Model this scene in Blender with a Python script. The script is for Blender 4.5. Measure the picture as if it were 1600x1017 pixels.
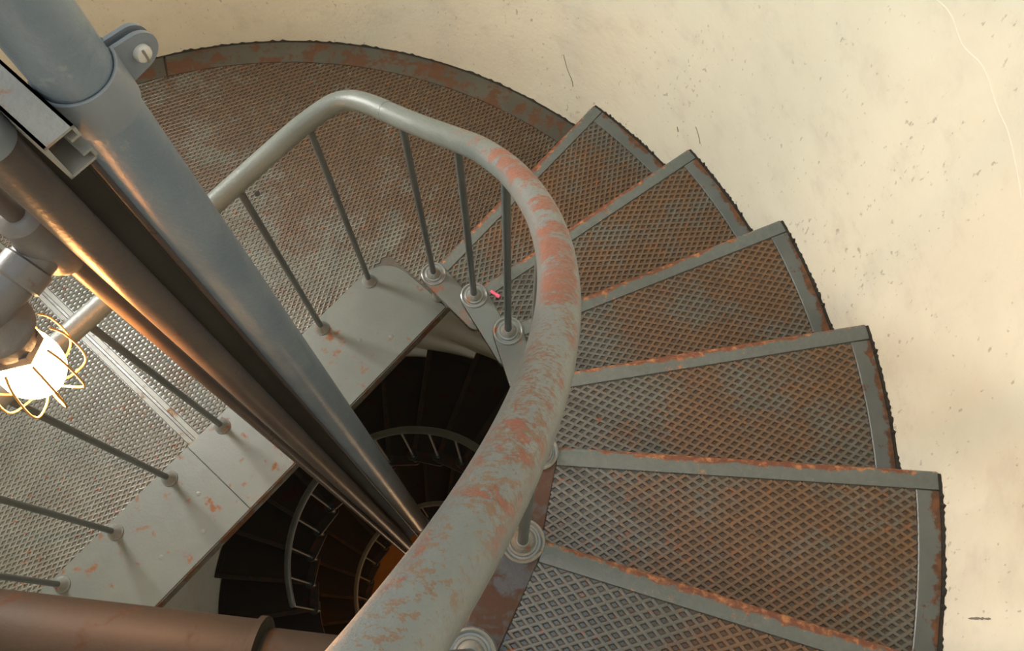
import bpy, bmesh, math, random
from mathutils import Vector, Matrix
random.seed(7)
for o in list(bpy.data.objects): bpy.data.objects.remove(o)
SC = bpy.context.scene
COL = SC.collection
PI = math.pi
sin, cos = math.sin, math.cos

# ------------------------------------------------------------------ camera
TILT, ROLL = 0.3459, -0.0031
CAM = Vector((0.8528, -0.4469, 2.8522))
fw = Vector((0, sin(TILT), -cos(TILT))); rt = Vector((1, 0, 0)); up = rt.cross(fw)
r2 = cos(ROLL)*rt + sin(ROLL)*up; u2 = -sin(ROLL)*rt + cos(ROLL)*up
cd = bpy.data.cameras.new('camera'); cd.sensor_width = 36; cd.lens = 36*1388.97/1600
cd.clip_start = 0.02; cd.clip_end = 100
cam = bpy.data.objects.new('camera', cd); COL.objects.link(cam)
cam.matrix_world = Matrix(((r2.x, u2.x, -fw.x, CAM.x), (r2.y, u2.y, -fw.y, CAM.y), (r2.z, u2.z, -fw.z, CAM.z), (0, 0, 0, 1)))
SC.camera = cam

# ------------------------------------------------------------------ light
SC.view_settings.view_transform = 'Standard'; SC.view_settings.look = 'None'
SC.view_settings.gamma = 1; SC.view_settings.use_curve_mapping = False
SC.view_settings.exposure = -0.28
W = bpy.data.worlds.new('sky'); SC.world = W; W.use_nodes = True
W.node_tree.nodes['Background'].inputs[0].default_value = (0.75, 0.85, 1.0, 1)
W.node_tree.nodes['Background'].inputs[1].default_value = 0.3

def area(name, loc, target, sx, sy, energy, col, shape='RECTANGLE'):
    l = bpy.data.lights.new(name, 'AREA'); l.shape = shape; l.size = sx
    if shape in ('RECTANGLE', 'ELLIPSE'): l.size_y = sy
    l.energy = energy; l.color = col
    o = bpy.data.objects.new(name, l); COL.objects.link(o); o.location = loc
    o.rotation_euler = (Vector(target)-Vector(loc)).to_track_quat('-Z', 'Y').to_euler()
    return o
WINS = [(math.radians(136.0), 1.35, 2.75, .42), (math.radians(302.0), -4.9, -3.7, .36)]
WIN_A = WINS[0][0]
wd = Vector((cos(WIN_A), sin(WIN_A), 0))
area('window_daylight', wd*2.02+Vector((0, 0, 2.05)), wd*0.2+Vector((0, 0, 1.2)), 0.50, 0.95, 140, (1.0, 0.985, 0.94))
wd2 = Vector((cos(WINS[1][0]), sin(WINS[1][0]), 0))
area('lower_window_daylight', wd2*2.02+Vector((0, 0, -4.3)), wd2*-1+Vector((0, 0, -4.5)), 0.5, 0.9, 8, (1.0, 0.97, 0.90))
area('lantern_room_daylight', (0.1, -0.1, 5.0), (0.1, -0.1, 0), 2.6, 2.6, 48, (0.74, 0.88, 1.0), 'DISK')

# ------------------------------------------------------------------ dimensions
S = 1.75; R = 1.75
RISE, DPHI, PC = 0.20022, 0.230225, 1.0830
RL = 0.9116
Z0L, A0L = -4.5584, 2.37613
FLOOR_Z = -9.40

# ------------------------------------------------------------------ mesh builder
class MB:
    def __init__(s): s.v = []; s.f = []; s.sm = []
    def add(s, vs, fs, smooth=False):
        b = len(s.v); s.v += [tuple(x) for x in vs]
        for f in fs: s.f.append(tuple(i+b for i in f)); s.sm.append(smooth)
    def prism(s, pts, z0, z1, bev=0.0):
        n = len(pts)
        a = sum(pts[i][0]*pts[(i+1) % n][1]-pts[(i+1) % n][0]*pts[i][1] for i in range(n))
        if a < 0: pts = pts[::-1]
        rings = [[(x, y, z0) for x, y in pts]]
        if bev > 0:
            ins = []
            for i in range(n):
                p0 = Vector(pts[i-1]); p1 = Vector(pts[i]); p2 = Vector(pts[(i+1) % n])
                d = ((p1-p0).normalized()+(p2-p1).normalized())
                d = d.normalized() if d.length > 1e-6 else Vector((1, 0))
                ins.append(p1+Vector((-d.y, d.x))*bev)
            rings += [[(x, y, z1-bev) for x, y in pts], [(q.x, q.y, z1) for q in ins]]
        else: rings += [[(x, y, z1) for x, y in pts]]
        vs = [p for r in rings for p in r]; m = len(rings)
        fs = []
        for k in range(m-1):
            for i in range(n): j = (i+1) % n; fs.append((k*n+i, k*n+j, k*n+n+j, k*n+n+i))
        fs.append(tuple(range(n-1, -1, -1))); fs.append(tuple((m-1)*n+i for i in range(n)))
        s.add(vs, fs)
    def box(s, c, d, M=None):
        x, y, z = [q/2 for q in d]; vs = [Vector((i*x, j*y, k*z)) for k in (-1, 1) for j in (-1, 1) for i in (-1, 1)]
        if M is not None: vs = [M @ q for q in vs]
        vs = [q+Vector(c) for q in vs]
        s.add(vs, [(0, 2, 3, 1), (4, 5, 7, 6), (0, 1, 5, 4), (2, 6, 7, 3), (0, 4, 6, 2), (1, 3, 7, 5)])
    def lathe(s, prof, n=24, M=None, smooth=True, cap=True):
        vs = []; fs = []
        for r, z in prof:
            for i in range(n): a = 2*PI*i/n; vs.append(Vector((r*cos(a), r*sin(a), z)))
        for k in range(len(prof)-1):
            for i in range(n): j = (i+1) % n; fs.append((k*n+i, k*n+j, k*n+n+j, k*n+n+i))
        if cap: fs += [tuple(range(n-1, -1, -1)), tuple((len(prof)-1)*n+i for i in range(n))]
        if M is not None: vs = [M @ q for q in vs]
        s.add(vs, fs, smooth)
    def tube(s, path, rad, n=16, closed=False, smooth=True):
        P = [Vector(p) for p in path]; m = len(P); N = None; vs = []
        for i in range(m):
            a = P[i-1] if (i > 0 or closed) else P[i]; b = P[(i+1) % m] if (i < m-1 or closed) else P[i]
            t = (b-a).normalized()
            if N is None: N = t.orthogonal().normalized() if abs(t.z) > .9 else t.cross(Vector((0, 0, 1))).normalized()
            N = (N-t*N.dot(t)).normalized(); B = t.cross(N)
            r = rad[i] if isinstance(rad, (list, tuple)) else rad
            for k in range(n): q = 2*PI*k/n; vs.append(P[i]+(N*cos(q)+B*sin(q))*r)
        fs = []
        for i in range(m if closed else m-1):
            for k in range(n):
                l = (k+1) % n; j = (i+1) % m; fs.append((i*n+k, i*n+l, j*n+l, j*n+k))
        if not closed: fs += [tuple(range(n-1, -1, -1)), tuple((m-1)*n+k for k in range(n))]
        s.add(vs, fs, smooth)
    def mesh(s, name, mat):
        me = bpy.data.meshes.new(name); me.from_pydata(s.v, [], s.f)
        for p, sm in zip(me.polygons, s.sm): p.use_smooth = sm
        bm = bmesh.new(); bm.from_mesh(me); bmesh.ops.recalc_face_normals(bm, faces=bm.faces); bm.to_mesh(me); bm.free()
        me.materials.append(mat)
        return me
    def build(s, name, mat, parent=None, sharp=True):
        me = s.mesh(name, mat); o = bpy.data.objects.new(name, me); COL.objects.link(o)
        if sharp:
            try: me.set_sharp_from_angle(angle=math.radians(40))
            except Exception: pass
        if parent is not None: o.parent = parent
        return o

def empty(name, loc=(0, 0, 0), rz=0):
    o = bpy.data.objects.new(name, None); COL.objects.link(o); o.location = loc; o.rotation_euler = (0, 0, rz); o.empty_display_size = .1
    return o
def tag(o, label=None, cat=None, group=None, kind=None):
    if label: o['label'] = label
    if cat: o['category'] = cat
    if group: o['group'] = group
    if kind: o['kind'] = kind
    return o
def inst(name, me, parent=None, loc=(0, 0, 0), rz=0.0):
    o = bpy.data.objects.new(name, me); COL.objects.link(o); o.location = loc; o.rotation_euler = (0, 0, rz)
    if parent is not None: o.parent = parent
    return o
def catmull(P, sub=8):
    P = [Vector(p) for p in P]; out = []
    for i in range(len(P)-1):
        p0 = P[max(i-1, 0)]; p1 = P[i]; p2 = P[i+1]; p3 = P[min(i+2, len(P)-1)]
        for k in range(sub):
            t = k/sub
            out.append(0.5*((2*p1)+(p2-p0)*t+(2*p0-5*p1+4*p2-p3)*t*t+(3*p1-p0-3*p2+p3)*t**3))
    out.append(P[-1]); return out

# ------------------------------------------------------------------ materials
class NT:
    def __init__(s, name):
        s.m = bpy.data.materials.new(name); s.m.use_nodes = True; s.t = s.m.node_tree
        s.b = s.t.nodes['Principled BSDF']; s.c = None
    def n(s, ty, **k):
        d = s.t.nodes.new(ty)
        for a, b in k.items(): setattr(d, a, b)
        return d
    def l(s, a, b): s.t.links.new(a, b)
    def co(s, rnd=False):
        tc = s.n('ShaderNodeTexCoord').outputs['Object']
        if rnd:
            oi = s.n('ShaderNodeObjectInfo'); ml = s.n('ShaderNodeMath', operation='MULTIPLY'); ml.inputs[1].default_value = 37.0
            s.l(oi.outputs['Random'], ml.inputs[0]); ad = s.n('ShaderNodeVectorMath', operation='ADD')
            s.l(tc, ad.inputs[0]); s.l(ml.outputs[0], ad.inputs[1]); return tc, ad.outputs[0]
        return tc, tc
    def noise(s, co, scale, detail=5, rough=.6, dist=0, stretch=None):
        d = s.n('ShaderNodeTexNoise'); d.inputs['Scale'].default_value = scale; d.inputs['Detail'].default_value = detail
        d.inputs['Roughness'].default_value = rough; d.inputs['Distortion'].default_value = dist
        if stretch:
            mp = s.n('ShaderNodeMapping'); mp.inputs['Scale'].default_value = stretch; s.l(co, mp.inputs[0]); co = mp.outputs[0]
        s.l(co, d.inputs['Vector']); return d.outputs['Fac']
    def ramp(s, x, a, b, va=0.0, vb=1.0):
        d = s.n('ShaderNodeMapRange', interpolation_type='SMOOTHSTEP'); s.l(x, d.inputs[0])
        for i, q in zip((1, 2, 3, 4), (a, b, va, vb)): d.inputs[i].default_value = q
        return d.outputs[0]
    def math(s, op, a, b):
        d = s.n('ShaderNodeMath', operation=op)
        for i, q in enumerate((a, b)):
            if isinstance(q, (int, float)): d.inputs[i].default_value = q
            else: s.l(q, d.inputs[i])
        d.use_clamp = op in ('ADD', 'MULTIPLY') and False
        return d.outputs[0]
    def mix(s, f, a, b):
        d = s.n('ShaderNodeMix', data_type='RGBA')
        if isinstance(f, (int, float)): d.inputs[0].default_value = f
        else: s.l(f, d.inputs[0])
        for i, q in ((6, a), (7, b)):
            if isinstance(q, tuple): d.inputs[i].default_value = (*q, 1)
            else: s.l(q, d.inputs[i])
        return d.outputs[2]
    def bump(s, h, st, dist=.002):
        d = s.n('ShaderNodeBump'); d.inputs['Strength'].default_value = st; d.inputs['Distance'].default_value = dist
        s.l(h, d.inputs['Height']); s.l(d.outputs[0], s.b.inputs['Normal'])
    def sep(s, v): d = s.n('ShaderNodeSeparateXYZ'); s.l(v, d.inputs[0]); return d.outputs
    def out(s, col=None, rough=None, metal=0.0, spec=.5):
        if col is not None:
            if isinstance(col, tuple): s.b.inputs['Base Color'].default_value = (*col, 1)
            else: s.l(col, s.b.inputs['Base Color'])
        if rough is not None:
            if isinstance(rough, (int, float)): s.b.inputs['Roughness'].default_value = rough
            else: s.l(rough, s.b.inputs['Roughness'])
        s.b.inputs['Metallic'].default_value = metal
        s.b.inputs['Specular IOR Level'].default_value = spec
        return s.m

def painted(name, base, base2, rust, amount=.55, scale=18, rough=.4, bump=.25, rust2=None, metal=0.0, rnd=True, spec=.5):
    t = NT(name); tc, co = t.co(rnd)
    c = t.mix(t.ramp(t.noise(co, 6, 4), .3, .7), base, base2)
    n1 = t.noise(co, scale, 8, .65, .3)
    m = t.ramp(n1, amount, amount+.09)
    rc = t.mix(t.ramp(t.noise(co, scale*3, 3), .35, .65), rust, rust2 or rust)
    c = t.mix(m, c, rc)
    t.bump(t.math('ADD', t.noise(co, 120, 4), t.math('MULTIPLY', n1, .8)), bump, .002)
    return t.out(c, t.math('ADD', t.math('MULTIPLY', m, .35), rough), metal, spec)

def iron_tread(name, grey, grey2, rust, rust2, lo, hi, rough, radial=True, dots=True):
    """worn painted casting: paint stays near the inner end, rust on the walked middle"""
    t = NT(name); tc, co = t.co(True); x = t.sep(tc)
    n = t.noise(co, 5.5, 6, .6); n2 = t.noise(co, 55, 4, .6)
    f = t.math('ADD', t.math('MULTIPLY', n, .75), t.math('MULTIPLY', n2, .35))
    if radial:
        rr = t.math('SQRT', t.math('ADD', t.math('POWER', x[0], 2.0), t.math('POWER', x[1], 2.0)), 0)
        f = t.math('ADD', f, t.math('SUBTRACT', t.ramp(rr, .95, 1.35, -.16, .05), t.ramp(rr, 1.45, 1.72, 0, .08)))
    else:
        rr = t.math('SQRT', t.math('ADD', t.math('POWER', x[0], 2.0), t.math('POWER', x[1], 2.0)), 0)
        f = t.math('ADD', f, t.math('ADD', t.ramp(rr, .55, 1.5, -.12, .06), t.ramp(x[0], -.9, .3, -.06, .03)))
    m = t.ramp(f, lo, hi)
    c = t.mix(t.ramp(t.noise(co, 9, 3), .3, .7), grey, grey2)
    rc = t.mix(t.ramp(t.noise(co, 34, 4), .35, .7), rust, rust2)
    c = t.mix(m, c, rc)
    if dots:
        d = t.ramp(t.noise(co, 48, 2, .5), .66, .72)
        c = t.mix(d, c, (.17, .055, .014))
    t.bump(t.noise(co, 160, 4), .35, .0015)
    return t.out(c, t.math('ADD', t.math('MULTIPLY', m, .18), rough), 0.0, .75)

def strip_mat():
    t = NT('grey_strip_paint'); tc, co = t.co(True); x = t.sep(tc)
    rr = t.math('SQRT', t.math('ADD', t.math('POWER', x[0], 2.0), t.math('POWER', x[1], 2.0)), 0)
    n = t.noise(co, 20, 7, .68)
    f = t.math('ADD', n, t.ramp(rr, 1.715, 1.742, 0, .22))
    m = t.ramp(f, .60, .68)
    c = t.mix(t.ramp(t.noise(co, 7, 3), .3, .7), (.090, .100, .094), (.115, .125, .117))
    c = t.mix(m, c, t.mix(t.ramp(t.noise(co, 50, 4), .4, .65), (.075, .034, .015), (.16, .06, .02)))
    t.bump(t.math('ADD', n, t.noise(co, 120, 3)), .3, .002)
    return t.out(c, t.math('ADD', t.math('MULTIPLY', m, .3), .36), 0, .5)

def nosing_mat():
    t = NT('worn_nosing'); tc, co = t.co(True); x = t.sep(tc)
    w = t.math('MULTIPLY', t.ramp(x[0], 1.0, 1.18), t.ramp(x[0], 1.48, 1.62, 1, 0))
    n = t.noise(co, 14, 8, .7); n2 = t.noise(co, 60, 5, .7)
    f = t.math('ADD', t.math('ADD', t.math('MULTIPLY', n, .7), t.math('MULTIPLY', n2, .3)), t.math('MULTIPLY', w, .11))
    f = t.math('ADD', f, t.ramp(x[1], -.010, .010, -.08, .13))
    m = t.ramp(f, .60, .66)
    c = t.mix(t.ramp(n2, .3, .7), (.095, .108, .100), (.115, .128, .118))
    rc = t.mix(t.ramp(t.noise(co, 60, 6, .7), .47, .68), (.135, .036, .014), (.40, .165, .06))
    c = t.mix(m, c, rc); t.bump(n2, .6, .002)
    return t.out(c, t.math('ADD', t.math('MULTIPLY', m, .35), .24), 0, .65)

def rail_mat(name, wear=True):
    t = NT(name); tc, co = t.co(False); x = t.sep(tc)
    n0 = t.noise(co, 5, 4); n = t.noise(co, 26, 8, .68, .4); n2 = t.noise(co, 62, 6, .7)
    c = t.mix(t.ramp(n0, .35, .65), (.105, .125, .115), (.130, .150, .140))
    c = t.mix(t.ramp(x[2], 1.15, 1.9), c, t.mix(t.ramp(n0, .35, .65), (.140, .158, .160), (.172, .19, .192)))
    if wear:
        hot = t.ramp(x[2], 1.24, 1.48)
        big = t.noise(co, 13, 5, .65); mid = t.noise(co, 72, 7, .7, .5); fine = t.noise(co, 170, 5, .7)
        nz = t.sep(t.n('ShaderNodeNewGeometry').outputs['Normal'])[2]
        hot = t.math('MULTIPLY', hot, t.ramp(t.math('ADD', nz, t.math('MULTIPLY', big, .6)), .55, .95))
        f1 = t.math('ADD', t.math('MULTIPLY', mid, .42), t.math('MULTIPLY', big, .58))
        m1 = t.math('MULTIPLY', t.ramp(t.math('ADD', f1, t.math('SUBTRACT', t.ramp(x[2], 1.38, 1.5, 0, .03), t.ramp(x[2], 1.85, 2.05, 0, .05))), .505, .53), hot)
        f2 = t.math('ADD', t.math('MULTIPLY', fine, .62), t.math('MULTIPLY', big, .38))
        m2 = t.math('MULTIPLY', t.ramp(t.math('ADD', f2, t.ramp(x[2], 1.75, 2.0, 0, .004)), .495, .545), hot)
        c = t.mix(t.math('MULTIPLY', m2, .8), c, t.mix(mid, (.12, .062, .03), (.25, .115, .05)))
        c = t.mix(t.math('MULTIPLY', m1, .85), c, t.mix(fine, (.17, .042, .024), (.27, .078, .042)))
        t.bump(t.math('ADD', fine, t.math('MULTIPLY', m1, -.6)), .5, .002)
        return t.out(c, t.math('ADD', t.math('MULTIPLY', m2, .18), .34), 0, .6)
    t.bump(n2, .3, .002)
    return t.out(c, .33, 0, .6)

def wall_mat():
    t = NT('cream_plaster'); tc, co = t.co(False)
    b = t.noise(co, 2.2, 5, .6); b2 = t.noise(co, 9, 6, .65)
    c = t.mix(t.ramp(b, .35, .68), (.79, .752, .615), (.73, .685, .56))
    c = t.mix(t.math('MULTIPLY', t.ramp(b2, .5, .72), .38), c, (.60, .545, .45))
    sp = t.noise(co, 75, 3, .55, 0, (1, 1, .5)); area_ = t.noise(co, 5, 3)
    m = t.ramp(t.math('ADD', sp, t.math('MULTIPLY', area_, .30)), .80, .90)
    c = t.mix(t.math('MULTIPLY', m, .55), c, (.30, .25, .19))
    h = t.math('ADD', t.noise(co, 30, 8, .65), t.math('MULTIPLY', b2, .8))
    t.bump(h, .35, .006)
    return t.out(c, .85, 0, .25)

M = {}
M['plate'] = iron_tread('rusty_pit_iron', (.046, .045, .037), (.034, .032, .025), (.056, .022, .009), (.034, .015, .007), .40, .56, .20)
M['ridge'] = iron_tread('worn_ridge_iron', (.104, .101, .084), (.080, .076, .061), (.128, .062, .024), (.088, .048, .022), .44, .62, .17)
M['strip'] = strip_mat()
M['nosing'] = nosing_mat()
M['lplate'] = iron_tread('landing_pit_iron', (.085, .085, .068), (.058, .057, .045), (.056, .028, .012), (.036, .020, .009), .40, .60, .30, False)
M['lridge'] = iron_tread('landing_ridge_iron', (.155, .155, .125), (.112, .110, .086), (.098, .056, .025), (.068, .043, .022), .43, .62, .20, False)
M['lband'] = painted('landing_band_paint', (.108, .120, .105), (.13, .142, .124), (.15, .055, .013), .58, 15, .36, .2)
M['lrim'] = painted('landing_rim_paint', (.060, .058, .044), (.085, .080, .06), (.085, .036, .014), .47, 13, .42, .35, (.10, .042, .016))
M['lstrip'] = painted('landing_joint_paint', (.15, .15, .12), (.18, .18, .145), (.16, .075, .025), .56, 20, .36, .25)
M['boss'] = painted('lug_paint', (.155, .165, .155), (.19, .20, .185), (.22, .075, .022), .56, 30, .24, .15, spec=.7)
M['inner'] = painted('inner_strip_paint', (.125, .135, .125), (.10, .105, .095), (.20, .065, .02), .575, 14, .28, .25, spec=.6)
M['inner_dark'] = painted('inner_strip_dark', (.060, .052, .044), (.045, .038, .030), (.055, .024, .011), .44, 11, .30, .3, spec=.5)  # darker, browner inner strip for the higher treads
M['rod'] = painted('baluster_paint', (.058, .074, .080), (.078, .094, .098), (.2, .07, .02), .75, 20, .32, .15, spec=.6)
M['rail'] = rail_mat('worn_handrail_paint')
M['wall'] = wall_mat()
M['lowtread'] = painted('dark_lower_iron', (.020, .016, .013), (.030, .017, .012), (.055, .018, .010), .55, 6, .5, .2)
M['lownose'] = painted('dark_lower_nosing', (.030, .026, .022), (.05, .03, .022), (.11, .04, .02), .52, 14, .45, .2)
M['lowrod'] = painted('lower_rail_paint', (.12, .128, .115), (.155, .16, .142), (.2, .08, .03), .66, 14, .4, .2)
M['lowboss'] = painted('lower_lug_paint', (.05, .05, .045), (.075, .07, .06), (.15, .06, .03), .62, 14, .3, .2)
def pipe_mat():
    t = NT('blue_grey_pipe_paint'); tc, co = t.co(False); x = t.sep(tc)
    n = t.noise(co, 9, 5, .6); f = t.noise(co, 70, 5, .65)
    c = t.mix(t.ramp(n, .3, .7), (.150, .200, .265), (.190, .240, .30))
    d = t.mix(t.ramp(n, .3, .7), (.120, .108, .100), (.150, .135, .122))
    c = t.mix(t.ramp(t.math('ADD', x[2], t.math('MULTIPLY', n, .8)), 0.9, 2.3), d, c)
    c = t.mix(t.math('MULTIPLY', t.ramp(t.noise(co, 40, 6, .7), .62, .70), .5), c, (.30, .33, .35))
    t.bump(t.math('ADD', f, n), .45, .003)
    return t.out(c, t.math('ADD', t.math('MULTIPLY', f, .2), .24), 0, .55)
M['pipe'] = pipe_mat()
M['strut'] = painted('pale_strut_paint', (.23, .235, .235), (.28, .275, .26), (.30, .17, .11), .57, 16, .42, .3)
M['clamp'] = painted('clamp_paint', (.185, .215, .26), (.215, .245, .285), (.5, .3, .22), .75, 18, .36, .2)
M['screw'] = painted('pale_screw', (.55, .54, .50), (.6, .56, .52), (.5, .3, .25), .62, 40, .4, .2)
M['conduit'] = painted('dull_conduit_paint', (.078, .064, .060), (.105, .086, .076), (.08, .036, .018), .64, 18, .38, .35)
M['dark'] = painted('dark_channel', (.035, .033, .024), (.05, .046, .036), (.07, .035, .02), .68, 12, .4, .2)
M['fit'] = painted('cast_fitting_paint', (.125, .115, .115), (.165, .15, .142), (.13, .06, .035), .62, 22, .36, .3)
M['brown'] = painted('brown_pipe_paint', (.027, .021, .0145), (.022, .018, .013), (.034, .016, .009), .54, 7, .60, .3, spec=.25)
M['floor'] = painted('brown_floor', (.34, .14, .035), (.42, .19, .05), (.55, .36, .08), .66, 4, .55, .2)
M['crack'] = NT('pale_crack').out((.78, .74, .64), .9)
M['crackdark'] = NT('dark_scuff').out((.20, .175, .14), .9)
M['pink'] = NT('pink_plastic').out((.85, .13, .22), .4)
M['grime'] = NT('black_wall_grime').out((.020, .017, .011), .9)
M['wframe'] = NT('white_window_paint').out((.7, .7, .66), .5)
def emis(name, col, st):
    t = NT(name); t.b.inputs['Base Color'].default_value = (*col, 1); t.b.inputs['Emission Color'].default_value = (*col, 1)
    t.b.inputs['Emission Strength'].default_value = st; return t.m
M['sky'] = emis('bright_window_glass', (.85, .92, 1.0), 1.5)
M['bulb'] = emis('lit_bulb_glass', (1.0, .62, .26), 26)
M['cage'] = painted('brass_guard_wire', (.50, .24, .07), (.55, .28, .08), (.4, .2, .06), .7, 20, .4, .1, metal=.3)

# ------------------------------------------------------------------ tower wall
def build_wall():
    b = MB(); NA = 144; zs = sorted([FLOOR_Z, -8.2, -7, -5.6, -2.8, -1.4, 0, .7, 3.6, 4.6, 5.6]+[w[1] for w in WINS]+[w[2] for w in WINS])
    da = 2*PI/NA; rng = [(round((a-hw/R)/da), round((a+hw/R)/da), z0, z1) for a, z0, z1, hw in WINS]
    vs = [(R*cos(i*da), R*sin(i*da), z) for z in zs for i in range(NA)]
    fs = []
    for k in range(len(zs)-1):
        for i in range(NA):
            if any(i0 <= i < i1 and z0 <= zs[k] < z1 for i0, i1, z0, z1 in rng): continue
            j = (i+1) % NA; fs.append((k*NA+i, k*NA+NA+i, k*NA+NA+j, k*NA+j))
    b.add(vs, fs, True)
    RO = R+.42
    for i0, i1, z0, z1 in rng:                           # deep window reveals
        p = [(r*cos(i*da), r*sin(i*da)) for i in range(i0, i1+1) for r in (R, RO)]
        n = i1-i0+1
        for z in (z0, z1): b.add([(x, y, z) for x, y in p], [(2*i, 2*i+1, 2*i+3, 2*i+2) for i in range(n-1)])
        for i in (i0, i1):
            c, q = cos(i*da), sin(i*da)
            b.add([(R*c, R*q, z0), (RO*c, RO*q, z0), (RO*c, RO*q, z1), (R*c, R*q, z1)], [(0, 1, 2, 3)])
    me = bpy.data.meshes.new('wall_round'); me.from_pydata(b.v, [], b.f)
    for q, s in zip(me.polygons, b.sm): q.use_smooth = s
    me.materials.append(M['wall'])
    o = bpy.data.objects.new('wall_round', me); COL.objects.link(o)
    tag(o, 'curved cream plaster wall of the round tower', kind='structure')
    return o
wall = build_wall()
def wall_line(name, pts, width, mat, proud=.0015):
    """thin raised bead following the wall: pts = (angle deg, z)"""
    P = catmull([(math.radians(a), z, 0) for a, z in pts], 6); b = MB(); vs = []
    for i, q in enumerate(P):
        a = P[max(i-1, 0)]; c = P[min(i+1, len(P)-1)]; t = Vector(((c.x-a.x)*R, c.y-a.y)).normalized(); n = Vector((-t.y, t.x))
        w = width*(.35+.65*random.random())*(.3 if i in (0, len(P)-1) else 1)
        for s, d in ((-1, -.001), (0, proud), (1, -.001)):
            an = q.x+n.x*s*w/R; z = q.y+n.y*s*w; rr = R-d-.0006; vs.append((rr*cos(an), rr*sin(an), z))
    fs = []
    for i in range(len(P)-1):
        for k in (0, 1): fs.append((3*i+k, 3*i+k+1, 3*i+4+k, 3*i+3+k))
    b.add(vs, fs, True); return b.build(name, mat, wall, sharp=False)
wall_line('plaster_crack', [(22.5, 1.53), (20.7, 1.545), (18.6, 1.53), (16.6, 1.545), (14.4, 1.53), (12.6, 1.525), (10.9, 1.51), (9.0, 1.49)], .0013, M['crack'], .0012)
wall_line('scuff_mark', [(-13.25, 1.105), (-13.3, 1.15), (-13.36, 1.19)], .004, M['crackdark'])
wall_line('scuff_mark', [(54.0, .36), (53.4, .30), (52.6, .25), (52.4, .22)], .0014, M['crackdark'])
wall_line('scuff_mark', [(36.2, .52), (35.6, .50), (35.0, .47)], .003, M['crackdark'])
wall_line('scuff_mark', [(38.3, .44), (38.0, .42)], .004, M['crackdark'])

b = MB(); b.prism([(R*1.02*cos(2*PI*i/64), R*1.02*sin(2*PI*i/64)) for i in range(64)], FLOOR_Z-.2, FLOOR_Z)
tag(b.build('floor', M['floor']), 'brown floor at the foot of the tower', kind='structure')

# window
def build_window(k, label):
    a, z0, z1, hw = WINS[k]; d = Vector((cos(a), sin(a), 0))
    root = empty('window_%d' % (k+1), d*2.1, a); tag(root, label, kind='structure')
    zc = (z0+z1)/2; h = z1-z0; w = 2*hw*2.1/R
    b = MB(); b.box((0.03, 0, zc), (.01, w, h)); b.build('pane', M['sky'], root)
    for y in (-w/2+.03, w/2-.03): b = MB(); b.box((0, y, zc), (.05, .06, h)); b.build('window_frame', M['wframe'], root)
    for z in (z0+.03, zc, z1-.03): b = MB(); b.box((0, 0, z), (.05, w, .05)); b.build('window_frame', M['wframe'], root)
    b = MB(); b.box((0, 0, zc), (.04, .03, h)); b.build('mullion', M['wframe'], root)
build_window(0, 'tall daylit window in the tower wall above the landing')
build_window(1, 'small daylit window in the tower wall deep below the flight')

# ------------------------------------------------------------------ tread geometry (nosing along +X, tread reaches clockwise)
RT = R-.006; R1 = .042; R2 = .036; BETA = DPHI+.035
C1 = Vector((RL, 0)); C2 = Vector((RL*cos(DPHI), -RL*sin(DPHI)))
ax = (C1-C2).normalized(); NI = Vector((-ax.y, ax.x))
if NI.dot(-C1) < 0: NI = -NI
FY = .010
def arc(c, r, a0, a1, n): return [(c[0]+r*cos(a0+(a1-a0)*i/n), c[1]+r*sin(a0+(a1-a0)*i/n)) for i in range(n+1)]
def tread_outline():
    P = []
    P += arc((0, 0), RT, math.asin(FY/RT), -BETA, 14)
    ni = math.atan2(NI.y, NI.x)
    nb = -PI/2-DPHI
    P += arc(C2, R2, nb, ni-2*PI if ni > 0 else ni, 10)
    P += arc(C1, R1, ni if ni > 0 else ni+2*PI, math.asin(FY/R1), 16)
    return P
def capsule(r1, r2):
    ni = math.atan2(NI.y, NI.x)
    return arc(C1, r1, ni, ni-PI, 16)+arc(C2, r2, ni-PI, ni-2*PI, 12)
def clip_seg(p, d, planes, rad, holes):
    t0, t1 = -9., 9.
    for n, c in planes:                                  # keep n.x <= c
        a = n[0]*d[0]+n[1]*d[1]; q = c-(n[0]*p[0]+n[1]*p[1])
        if abs(a) < 1e-9:
            if q < 0: return []
        elif a > 0: t1 = min(t1, q/a)
        else: t0 = max(t0, q/a)
    bq = p[0]*d[0]+p[1]*d[1]; D = bq*bq-(p[0]**2+p[1]**2-rad*rad)
    if D <= 0: return []
    t0 = max(t0, -bq-math.sqrt(D)); t1 = min(t1, -bq+math.sqrt(D))
    segs = [(t0, t1)] if t1-t0 > .006 else []
    for (cx, cy, r) in holes:
        px, py = p[0]-cx, p[1]-cy; bq = px*d[0]+py*d[1]; D = bq*bq-(px*px+py*py-r*r)
        if D <= 0: continue
        h0, h1 = -bq-math.sqrt(D), -bq+math.sqrt(D); ns = []
        for a, c in segs:
            if h1 < a or h0 > c: ns.append((a, c)); continue
            if h0-a > .006: ns.append((a, h0))
            if c-h1 > .006: ns.append((h1, c))
        segs = ns
    return segs
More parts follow.
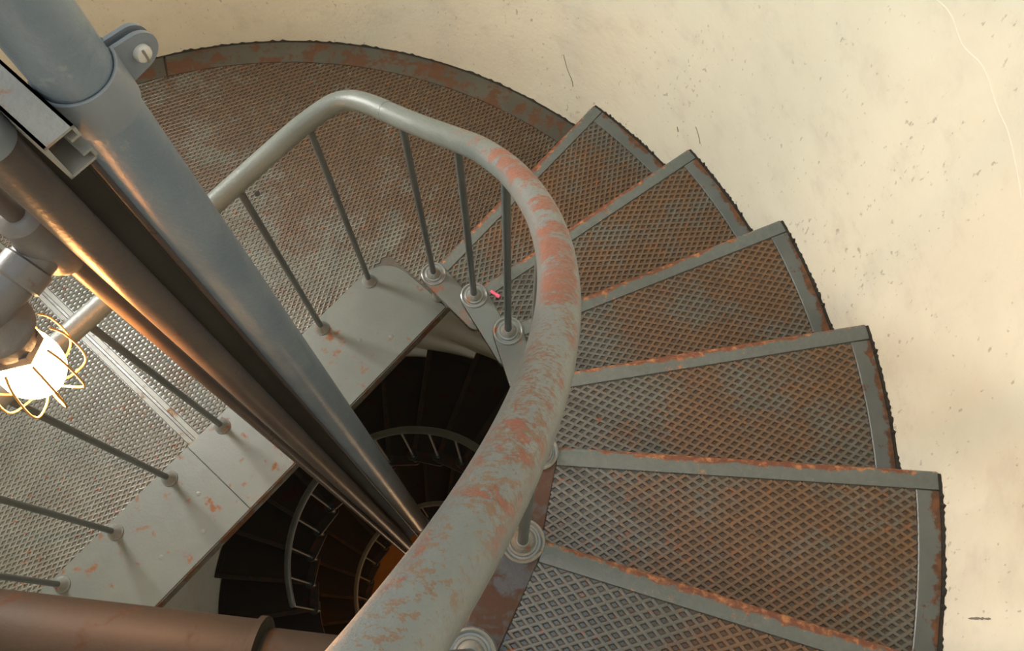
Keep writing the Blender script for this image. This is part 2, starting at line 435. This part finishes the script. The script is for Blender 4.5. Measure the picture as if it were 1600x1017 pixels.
def ridges(planes, rad, holes, ang, pitch, z0, h, wb, wt, half=37):
    b = MB()
    for an in (ang+math.radians(half), ang-math.radians(half)):
        d = (cos(an), sin(an)); n = (-d[1], d[0])
        for i in range(int(-2*rad/pitch), int(2*rad/pitch)):
            p = (n[0]*i*pitch, n[1]*i*pitch)
            for t0, t1 in clip_seg(p, d, planes, rad, holes):
                vs = []
                for t in (t0, t1):
                    for o, z in ((-wb, z0), (-wt, z0+h*.8), (0, z0+h), (wt, z0+h*.8), (wb, z0)):
                        vs.append((p[0]+d[0]*t+n[0]*o, p[1]+d[1]*t+n[1]*o, z))
                b.add(vs, [(0, 1, 6, 5), (1, 2, 7, 6), (2, 3, 8, 7), (3, 4, 9, 8), (0, 4, 3, 2, 1), (5, 6, 7, 8, 9)], False)
    return b
PITZ = -.0035
b = MB(); b.prism(tread_outline(), -.022, PITZ); ME_PLATE = b
def band_arc(r0, r1, a0, a1, n): return arc((0, 0), r1, a0, a1, n)+arc((0, 0), r0, a1, a0, n)
b = MB(); b.prism(band_arc(RT-.048, RT, -.0165, -BETA, 14), PITZ, .0012, .002); ME_EDGE = b
# bullnosed nosing strip
b = MB(); x0, x1 = RL+.038, RT
prof = [(-.028, PITZ), (-.026, .0008), (FY-.006, .0012), (FY-.001, -.001), (FY+.003, -.007), (FY+.003, -.014), (FY-.002, -.021), (FY-.008, -.022)]
nn = 24; vs = []
for i in range(nn+1):
    x = x0+(x1-x0)*i/nn
    for y, z in prof: vs.append((x, y, z))
m = len(prof)
b.add(vs, [(i*m+k, i*m+k+1, (i+1)*m+k+1, (i+1)*m+k) for i in range(nn) for k in range(m-1)]+[tuple(range(m)), tuple(nn*m+k for k in range(m-1, -1, -1))], True)
ME_NOSE = b
b = MB(); b.prism(capsule(R1-.001, R2-.001), PITZ-.001, .0015, .0025); ME_INNER = b
b = MB(); Mx = Matrix.Translation((RL, 0, 0))
b.lathe([(.0405, .001), (.0400, .0045), (.0365, .0060), (.0335, .0045), (.0325, .0022), (.0285, .0022), (.0270, .0065), (.0235, .0075), (.0215, .0065), (.0205, .0075), (.0190, .0130), (.0155, .0155), (.0125, .0200), (.0105, .0205)], 28, Mx); ME_BOSS = b
b = MB(); b.lathe([(.018, -RISE), (.022, -RISE+.004), (.022, -RISE+.012), (.0185, -RISE+.018), (.0185, -.03), (.024, -.02)], 20, Mx); ME_SPACER = b
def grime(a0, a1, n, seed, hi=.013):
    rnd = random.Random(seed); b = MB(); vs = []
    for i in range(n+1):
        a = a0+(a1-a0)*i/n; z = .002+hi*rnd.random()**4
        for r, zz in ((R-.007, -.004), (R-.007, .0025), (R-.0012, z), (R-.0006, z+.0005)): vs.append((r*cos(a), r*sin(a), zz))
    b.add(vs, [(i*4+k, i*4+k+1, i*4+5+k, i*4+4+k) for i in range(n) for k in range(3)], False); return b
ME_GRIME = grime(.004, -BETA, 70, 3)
# relief panel
n_in = Vector((-NI.x, -NI.y))
planes = [((0, 1), -.030), (( -sin(BETA), -cos(BETA)), -.004), ((NI.x, NI.y), NI.dot(C1)-.038)]
b = ridges(planes, RT-.050, [(RL, 0, .044)], 0.0, .0164, PITZ, .0040, .0049, .0029, 33); ME_RIDGE = b

DISC = {}
def shared(key, mb, name, mat):
    if key not in DISC:
        DISC[key] = mb.mesh(name, mat)
        try: DISC[key].set_sharp_from_angle(angle=math.radians(40))
        except Exception: pass
    return DISC[key]
def add_tread(root, ang, z, detail=True, worn=False):  # worn only picks the darker brown inner strip
    if detail:
        mats = dict(plate='plate', edge='strip', nose='nosing', inner='inner', boss='boss', sp='boss')
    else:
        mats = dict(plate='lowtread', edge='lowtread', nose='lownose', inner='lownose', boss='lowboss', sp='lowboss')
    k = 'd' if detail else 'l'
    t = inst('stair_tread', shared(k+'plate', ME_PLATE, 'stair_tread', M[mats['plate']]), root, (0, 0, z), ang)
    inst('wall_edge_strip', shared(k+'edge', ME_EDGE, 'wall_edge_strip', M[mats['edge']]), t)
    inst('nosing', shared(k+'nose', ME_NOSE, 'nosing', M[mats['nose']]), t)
    inst('inner_strip', shared(k+'inner'+str(worn), ME_INNER, 'inner_strip', M['inner_dark' if worn else mats['inner']]), t)
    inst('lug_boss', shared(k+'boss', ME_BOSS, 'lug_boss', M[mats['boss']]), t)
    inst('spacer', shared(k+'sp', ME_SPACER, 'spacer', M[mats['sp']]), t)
    if detail:
        inst('grime_joint', shared('grime', ME_GRIME, 'grime_joint', M['grime']), t)
        o = inst('lattice_relief', shared('ridge', ME_RIDGE, 'lattice_relief', M['ridge']), t); o['kind'] = 'stuff'
    return t

# ---- upper flight
up_f = empty('spiral_staircase'); tag(up_f, 'rusty lattice-patterned iron stair flight climbing right beside the bright wall', 'staircase')
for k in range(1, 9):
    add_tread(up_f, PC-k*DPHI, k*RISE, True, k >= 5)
# ---- lower flights
def low_z(k):
    z = Z0L-k*RISE
    if k < -5:
        za = Z0L+5*RISE; z = za+(-RISE-za)*(-5-k)/14.0
    return z
lo_f = empty('spiral_staircase', (0, 0, 0)); tag(lo_f, 'dark stair flight curving down the well just below the landing', 'staircase')
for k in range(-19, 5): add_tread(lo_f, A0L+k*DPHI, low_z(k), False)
L2Z = Z0L-5*RISE; A2 = math.radians(-10)
bo_f = empty('spiral_staircase', (0, 0, 0)); tag(bo_f, 'deepest stair flight, nearly black, winding down to the brown floor', 'staircase')
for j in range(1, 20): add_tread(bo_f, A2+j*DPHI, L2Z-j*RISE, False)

# ------------------------------------------------------------------ landing
EV = Vector((.664, .748)); EV.normalize(); NV = Vector((EV.y, -EV.x)); NC = .038
def P2(t, n): return (EV.x*t+NV.x*n, EV.y*t+NV.y*n)
land = empty('landing_platform'); tag(land, 'half-round iron landing plate with diamond relief and smooth grey inner band', 'landing')
def half_disc(r, nmax, t_lo=-9, t_hi=9, n=60):
    """points of |p|<r, p.N<nmax, t_lo<t<t_hi as a polygon by polar sweep"""
    a_e = math.atan2(EV.y, EV.x); pts = []
    th = math.asin(max(-1, min(1, nmax/r)))
    a0 = a_e-th; a1 = a_e+PI+th
    raw = [(r*cos(a0+(a1-a0)*i/n), r*sin(a0+(a1-a0)*i/n)) for i in range(n+1)]
    poly = raw
    for sgn, lim in ((1, t_hi), (-1, -t_lo)):
        out = []
        for i in range(len(poly)):
            p, q = Vector(poly[i]), Vector(poly[(i+1) % len(poly)]); f = lim-sgn*p.dot(EV); g = lim-sgn*q.dot(EV)
            if f >= 0: out.append((p.x, p.y))
            if f*g < 0: s = f/(f-g); w = p+(q-p)*s; out.append((w.x, w.y))
        poly = out
    return poly
b = MB(); b.prism(half_disc(R-.004, NC), -.030, -.004)
deck = b.build('deck_plate', M['lplate'], land)
for nm, lo, hi, off in (('deck_panel', .044, 1.70, 0.0), ('deck_panel', -1.70, -.008, -.02)):
    pl = [((NV.x, NV.y), -.252), ((EV.x, EV.y), hi), ((-EV.x, -EV.y), -lo)]
    o = ridges(pl, 1.652, [], math.atan2(EV.y, EV.x)+off, .0154, -.004, .0042, .0046, .0027, 28).build('lattice_relief', M['lridge'], deck, sharp=False)
    o['kind'] = 'stuff'
pl = [((NV.x, NV.y), NC-.045), ((-NV.x, -NV.y), .252), ((-EV.x, -EV.y), -.912)]
o = ridges(pl, 1.652, [], math.atan2(EV.y, EV.x), .0154, -.004, .0042, .0046, .0027, 28).build('lattice_relief', M['lridge'], deck, sharp=False); o['kind'] = 'stuff'
a_e = math.atan2(EV.y, EV.x)
for a0, a1 in ((a_e, a_e+1.0), (a_e+1.004, a_e+2.1), (a_e+2.104, a_e+PI)):
    b = MB(); b.prism(band_arc(1.655, R-.004, a0, a1, 24), -.006, .001, .0015); b.build('wall_rim', M['lrim'], land)
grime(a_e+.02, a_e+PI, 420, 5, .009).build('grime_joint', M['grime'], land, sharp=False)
for t0 in (-.005, .022):
    s = -.256; e = -1.653
    for q in (0,):
        b = MB(); b.prism([P2(t0, s), P2(t0+.019, s), P2(t0+.019, e), P2(t0, e)], -.005, .0025, .003); b.build('joint_strip', M['lstrip'], land)
# smooth inner band in two lengths, right end rounded
def band_poly(t0, t1, rounded):
    P = [P2(t0, NC), P2(t1, NC)]
    if rounded:
        P = [P2(t0, NC), P2(.900, NC), P2(.905, -.05)]
        c = Vector(P2(.795, -.15)); 
        for i in range(9):
            a = i/8*PI/2; w = c+EV*(.11*cos(a))-NV*(.112*sin(a)); P.append((w.x, w.y))
    else: P.append(P2(t1, -.262))
    P.append(P2(t0, -.262 if not rounded else -.262)); return P
b = MB(); b.prism(band_poly(-.0118, .9, True), -.032, .003, .002); b.build('inner_band', M['lband'], land)
b = MB(); b.prism(band_poly(-1.62, -.0128, False), -.032, .003, .002); b.build('inner_band', M['lband'], land)
b = MB(); b.prism([P2(.905, NC), P2(1.70, NC), P2(1.70, NC-.04), P2(.905, NC-.04)], -.032, -.001, .001); b.build('inner_band', M['lrim'], land)
b = MB(); b.prism([P2(-1.62, NC+.004), P2(1.70, NC+.004), P2(1.70, NC-.01), P2(-1.62, NC-.01)], -.05, -.001, .001); b.build('edge_angle', M['lrim'], land)
b = MB()
for t, n in ((.62, -.10), (.30, -.05), (-.09, -.12), (-.16, -.02), (-.3, -.06), (.7, -.03)):
    c = P2(t, n); b = MB(); b.lathe([(.008, .002), (.0075, .0038), (.004, .0044)], 16, Matrix.Translation((c[0], c[1], 0))); b.build('rivet', M['lband'], land)
b = MB(); b.lathe([(.011, -.003), (.0105, .0012), (.004, .0016)], 14, Matrix.Translation((-.0637, 1.088, 0))); b.build('bolt_hole', M['grime'], land)
# landing of the next level down
l2 = empty('landing_platform', (0, 0, 0)); tag(l2, 'dark lower landing deep in the stairwell behind the worn handrail', 'landing')
b = MB(); a_s, a_t = math.radians(184), math.radians(356)
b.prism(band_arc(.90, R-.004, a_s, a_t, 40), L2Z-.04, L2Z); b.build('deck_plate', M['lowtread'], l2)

# ------------------------------------------------------------------ railings
def rail_h(k): return .8817+.0141*(k-4)+.0058*(k-4)**2
RR = .9087; PL = 1.0858
ur = empty('stair_railing'); tag(ur, 'grey handrail with red worn patches and thin balusters around landing and flight', 'railing')
BT = [.795, .565, .338, .110, -.118, -.343, -.555, -.78, -1.0]
LN = -.226; LRZ = 1.005
path = [P2(-1.45, LN), P2(-1.2, LN), P2(-.8, LN), P2(-.4, LN), P2(0, LN), P2(.4, LN), P2(.7, LN)]
path = [(x, y, LRZ) for x, y in path]
path += [(0.361, 0.742, 1.005), (0.421, 0.787, 1.01), (0.469, 0.791, 1.02), (0.519, 0.765, 1.04), (0.571, 0.722, 1.07), (0.617, 0.676, 1.11), (0.669, 0.62, 1.165), (0.735, 0.539, 1.255), (0.790, 0.452, 1.36)]
k = 3.0
while k < 8.3:
    a = PL-k*DPHI; path.append((RR*cos(a), RR*sin(a), k*RISE+rail_h(min(k, 7.5)))); k += .4
RP = catmull(path, 6)
b = MB(); b.tube(RP, .0252, 28); b.build('handrail', M['rail'], ur, sharp=False)
# sleeve joint on the bend
def near(P, q): return min(range(len(P)), key=lambda i: (P[i]-Vector(q)).length)
i = near(RP, (.557, .742, 1.075)); b = MB(); b.tube(RP[i-1:i+2], .0258, 28); b.build('rail_joint', M['rail'], ur)
def baluster(x, y, z0, z1, mat, r=.0092, collar=True, parent=None):
    b = MB(); b.lathe([(r*1.12, z0), (r*1.05, z0+.06), (r, z0+.2), (r, z1)], 12, Matrix.Translation((x, y, 0))); o = b.build('baluster', mat, parent)
    if collar:
        b = MB(); b.lathe([(.027, z0-.002), (.026, z0+.004), (.021, z0+.008), (.019, z0+.016), (.0145, z0+.02), (.0125, z0+.03), (.0105, z0+.032)], 22, Matrix.Translation((x, y, 0)))
        b.build('collar', M['boss'], o)
    return o
for t in BT:
    x, y = P2(t, LN); baluster(x, y, .003, LRZ-.01, M['rod'], parent=ur)
for k in range(1, 9):
    a = PL-k*DPHI; a2 = a
    h = k*RISE+rail_h(min(k, 7.5))
    baluster(RL*cos(PC-k*DPHI), RL*sin(PC-k*DPHI), k*RISE+.002, h-.012, M['rod'], collar=False, parent=ur)

def low_railing(label, angs, hz=.80):
    root = empty('stair_railing'); tag(root, label, 'railing')
    P = []
    n = len(angs)
    P = catmull([(RL*cos(a), RL*sin(a), z+hz) for a, z in angs], 6)
    b = MB(); b.tube(P, .025, 16); b.build('handrail', M['lowrod'], root, sharp=False)
    for a, z in angs: baluster(RL*cos(a), RL*sin(a), z, z+hz-.01, M['lowrod'], .0092, False, root)
    return root
low_railing('dim curved handrail and balusters ringing the well below the landing', [(A0L+k*DPHI, low_z(k)) for k in range(-19, 5)])
low_railing('small deepest handrail ring close around the brown floor', [(A2+j*DPHI, L2Z-j*RISE) for j in range(1, 20)])

# ------------------------------------------------------------------ pipes in the well
TOP = 5.4
def vpipe(name, label, cat, x, y, r, z0, z1, mat, part='pipe', collars=(), below=None):
    root = empty(name, (x, y, z0)); tag(root, label, cat)
    b = MB(); b.lathe([(r*.96, 0), (r, .006), (r, z1-z0)], 36); b.build(part, mat, root)
    for z, rr, h in collars:
        b = MB(); b.lathe([(r*.9, z-z0-h/2), (rr, z-z0-h/2+.002), (rr, z-z0+h/2-.002), (r*.9, z-z0+h/2)], 36); b.build('coupling', mat, root)
    if below:
        b = MB(); b.lathe([(below, FLOOR_Z-z0), (below, .01)], 20); b.build('lower_pipe', M['conduit'], root)
        b = MB(); b.lathe([(below*.9, -.42), (below*1.25, -.41), (below*1.25, -.30), (below*.9, -.29)], 20); b.build('coupling', M['conduit'], root)
    return root
P1 = (.4132, .0979); P1R = .0403
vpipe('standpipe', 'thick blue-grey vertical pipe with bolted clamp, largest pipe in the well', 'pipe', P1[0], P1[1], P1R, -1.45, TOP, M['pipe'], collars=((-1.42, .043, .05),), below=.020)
P3 = (.3203, .0377); P3R = .0257
vpipe('riser_pipe', 'orange-lit mid-size vertical pipe beside the caged lamp', 'pipe', P3[0], P3[1], P3R, -1.75, TOP, M['conduit'], below=.016)
P4 = (.2346, .0609)
vpipe('lamp_conduit', 'thin vertical conduit carrying the caged lamp fitting, leftmost in the pipe bundle', 'conduit', P4[0], P4[1], .0128, -2.4, TOP, M['conduit'], below=.008)
P5 = (.3535, .1000)
vpipe('thin_conduit', 'thinnest orange-lit conduit squeezed between thick blue-grey pipe and dark channel', 'conduit', P5[0], P5[1], .0065, -2.2, 2.03, M['conduit'])
root = empty('cable_channel', (.3201, .0952, -1.9), math.radians(134.5)); tag(root, 'dark flat vertical cable channel between the pipes', 'channel')
b = MB(); b.box((0, 0, 1.97), (.012, .042, 3.94)); b.build('channel_back', M['dark'], root)
for s in (-1, 1): b = MB(); b.box((-.011, s*.0195, 1.97), (.012, .003, 3.94)); b.build('channel_flange', M['dark'], root)

# strut channel: slotted, horizontal
SD = Vector((-.749, .663, 0)).normalized(); SP = Vector((-.663, -.749, 0)).normalized()
ZT = 2.112; SWID, SH, TH = .0365, .058, .0035
sb = Vector((P1[0], P1[1], 0))+SP*(P1R+.0012)          # line of the slotted face
end = sb-SD*.060
st = empty('strut_channel', (end.x, end.y, ZT-SH), 0); st.rotation_euler = (0, 0, math.atan2(SD.y, SD.x)); tag(st, 'pale slotted steel strut holding the pipe clamps, open end facing out', 'bracket')
# local: x along strut away from the end, +y = SP side?
loc_y = Vector((-SD.y, SD.x, 0)); sg = 1 if loc_y.dot(SP) > 0 else -1
LEN = 1.6
def sbox(name, y0, y1, z0, z1, x0=0.0, x1=LEN):
    b = MB(); b.box(((x0+x1)/2, sg*(y0+y1)/2, (z0+z1)/2), (x1-x0, abs(y1-y0), z1-z0)); return b.build(name, M['strut'], st)
sbox('strut_web', SWID-TH, SWID, 0, SH)
sbox('strut_flange', 0, SWID, SH-TH, SH); sbox('strut_flange', 0, SWID, 0, TH)
sbox('strut_lip', 0, TH, SH-.018, SH); sbox('strut_lip', 0, TH, 0, .018)
sbox('strut_lip', TH, .012, SH-.018, SH-.018+TH); sbox('strut_lip', TH, .012, .018-TH, .018)

def clamp(name, label, x, y, r, z, hgt, ear=True, toward=None):
    root = empty(name, (x, y, z)); out = toward if toward is not None else -SP; tag(root, label, 'clamp')
    root.rotation_euler = (0, 0, math.atan2(out.y, out.x))
    th = .0045
    for sgn in (1, -1):                                  # two half bands; local +x = ear side
        P = []
        a0, a1 = math.radians(9), math.radians(172)
        inner = [((r+.0006)*cos(a0+(a1-a0)*i/24), sgn*(r+.0006)*sin(a0+(a1-a0)*i/24)) for i in range(25)]
        outer = [((r+th)*cos(a0+(a1-a0)*i/24), sgn*(r+th)*sin(a0+(a1-a0)*i/24)) for i in range(24, -1, -1)]
        b = MB(); b.prism(inner+outer, -hgt/2, hgt/2, .0012); hb = b.build('clamp_band', M['clamp'], root)
        if ear:
            er = hgt*.40; b = MB(); pts = [(-er*.98, -er*.9), (0, -er)]
            prof = [(r*.90, -hgt*.46)]+[(r+th+er*.72+er*cos(a), er*sin(a)) for a in [(-80+160*i/14)*PI/180 for i in range(15)]]+[(r*.90, hgt*.46)]
            y0 = sgn*.0045; y1 = sgn*.0095; n = len(prof)
            vs = [(px, y0, pz) for px, pz in prof]+[(px, y1, pz) for px, pz in prof]
            b.add(vs, [tuple(range(n)), tuple(range(2*n-1, n-1, -1))]+[(i, (i+1) % n, n+(i+1) % n, n+i) for i in range(n)])
            b.build('clamp_ear', M['clamp'], root)
    if ear:
        bx = r+th+er*.85
        Mx = Matrix.Translation((bx, 0, 0)) @ Matrix.Rotation(PI/2, 4, 'X')
        b = MB(); b.lathe([(.004, -.018), (.004, .012)], 16, Mx); b.build('bolt_shank', M['screw'], root)
        s_head = 1 if (Matrix.Rotation(root.rotation_euler.z, 3, 'Z') @ Vector((0, 1, 0))).dot(-SD) > 0 else -1
        Mh = Matrix.Translation((bx, s_head*.0095, 0)) @ Matrix.Rotation(-s_head*PI/2, 4, 'X')
        b = MB(); b.lathe([(.0098, 0), (.0100, .004), (.0085, .0075), (.005, .0090), (.001, .0094)], 24, Mh); hd = b.build('screw_head', M['screw'], root)
        b = MB(); b.box((bx, s_head*(.0095+.0088), 0), (.0024, .0024, .018)); b.build('screw_slot', M['crackdark'], hd)
    return root
clamp('pipe_clamp', 'blue-grey split clamp with slotted screw gripping the thick pipe', P1[0], P1[1], P1R, 2.072, .062)
clamp('pipe_clamp', 'small blue-grey clamp on the mid-size pipe at the frame edge', P3[0], P3[1], P3R, 2.092, .05, True, SP)

# ------------------------------------------------------------------ caged lamp
F = Vector((.160, -.040, 1.735)); G = Vector((.1435, -.0585, 1.592)); T = Vector((P4[0], P4[1], 1.775))
axl = (G-F).normalized()
lamp = empty('caged_lamp', F); tag(lamp, 'lit bulkhead lamp with glowing globe in a brass wire guard', 'lamp')
qz = axl.to_track_quat('Z', 'Y').to_matrix().to_4x4()
def L(pt): return Vector(pt)-F
# tee on the conduit (part of lamp fitting)
b = MB(); b.lathe([(.016, -.060), (.024, -.056), (.026, -.044), (.033, -.036), (.035, 0), (.034, .030), (.030, .040), (.030, .075), (.022, .082), (.014, .085)], 28, Matrix.Translation(T-F)); b.build('tee_fitting', M['fit'], lamp)
p0 = T-F; bd = Vector((-.53, -.85, 0)).normalized(); e1 = -axl*.045
b = MB(); b.tube([p0, p0+bd*.045], .030, 28); b.build('tee_branch', M['fit'], lamp)
b = MB(); b.tube([p0+bd*.034, p0+bd*.037, p0+bd*.064, p0+bd*.067], [.030, .0345, .0345, .031], 28); b.build('branch_lip', M['fit'], lamp)
b = MB(); b.tube(catmull([p0+bd*.06, p0+bd*.085, (p0+bd*.125)*.75+e1*.25, e1, -axl*.02], 6), .0275, 24); b.build('lamp_arm', M['fit'], lamp)
b = MB(); b.lathe([(.012, -.055), (.024, -.052), (.030, -.04), (.038, -.018), (.047, -.006), (.050, .0), (.050, .008), (.045, .013), (.038, .016), (.037, .05), (.034, .056)], 36, qz); b.build('lamp_body', M['fit'], lamp)
b = MB(); b.lathe([(.041, .046), (.041, .066), (.036, .07)], 6, qz, smooth=False); b.build('hex_collar', M['fit'], lamp)
gl = (G-F).length
b = MB(); b.lathe([(.030, .068), (.036, .076), (.044, gl-.045), (.047, gl-.02), (.046, gl+.005), (.039, gl+.024), (.024, gl+.036), (.010, gl+.041), (.001, gl+.042)], 32, qz); globe = b.build('glass_globe', M['bulb'], lamp)
for i in range(5):
    a = 2*PI*(i+.3)/5; c, s = cos(a), sin(a); pts = []
    tx = Vector((-s, c, 0)); rd = Vector((c, s, 0))
    prof = [(.050, .056), (.060, .085), (.066, gl), (.060, gl+.036), (.032, gl+.056), (.006, gl+.058)]
    w = [.018, .022, .024, .020, .008, .001]
    A = [rd*r+tx*q+Vector((0, 0, z)) for (r, z), q in zip(prof, w)]; B = [rd*r-tx*q+Vector((0, 0, z)) for (r, z), q in zip(prof, w)]
    P = catmull(A, 4)+catmull(B[::-1], 4)[1:]
    b = MB(); b.tube([qz @ p for p in P], .0017, 8); b.build('guard_wire', M['cage'], lamp)
pl = bpy.data.lights.new('bulb_light', 'POINT'); pl.energy = 25; pl.color = (1, .38, .10); pl.shadow_soft_size = .045
po = bpy.data.objects.new('bulb_light', pl); COL.objects.link(po); po.location = G+axl*.06

# ------------------------------------------------------------------ brown pipe across the well
BD = Vector((.9936, -.1125, 0)).normalized(); BN = Vector((BD.y, -BD.x, 0))
bp = Vector((.371, -.393, 1.13)); 
if BN.y > 0: BN = -BN
r_b = .078
base = bp+BN*(r_b+.004)
root = empty('cross_pipe', base-BD*1.95); tag(root, 'wide brown pipe with raised collar crossing the lower left corner', 'pipe')
o3 = root.location
def BT_(s): return base+BD*s-o3
b = MB(); b.tube([BT_(-1.95), BT_(.02)], r_b, 40); b.build('pipe', M['brown'], root)
b = MB(); b.tube([BT_(.02), BT_(.36)], r_b-.012, 40); b.build('pipe_end', M['brown'], root)
b = MB(); b.tube([BT_(.018), BT_(.022), BT_(.034), BT_(.040)], [r_b-.005, r_b+.007, r_b+.007, r_b-.015], 40); b.build('collar_ring', M['brown'], root)

# ------------------------------------------------------------------ small things
b = MB(); z = 2*RISE+.006
c = Vector((.8036, .5339, z)); d = Vector((.030, -.022, 0)).normalized()
b.tube([c-d*.017, c-d*.016, c-d*.004, c, c+d*.008, c+d*.016, c+d*.017], [.001, .005, .0055, .0045, .0065, .006, .001], 10)
tag(b.build('plastic_scrap', M['pink']), 'small bright pink plastic scrap on the second tread', 'litter')

# lamp at the foot of the tower
fl = bpy.data.lights.new('floor_lamp_light', 'POINT'); fl.energy = 18; fl.color = (1, .6, .3); fl.shadow_soft_size = .1
fo = bpy.data.objects.new('floor_lamp_light', fl); COL.objects.link(fo); fo.location = (.2, -.5, FLOOR_Z+1.6)
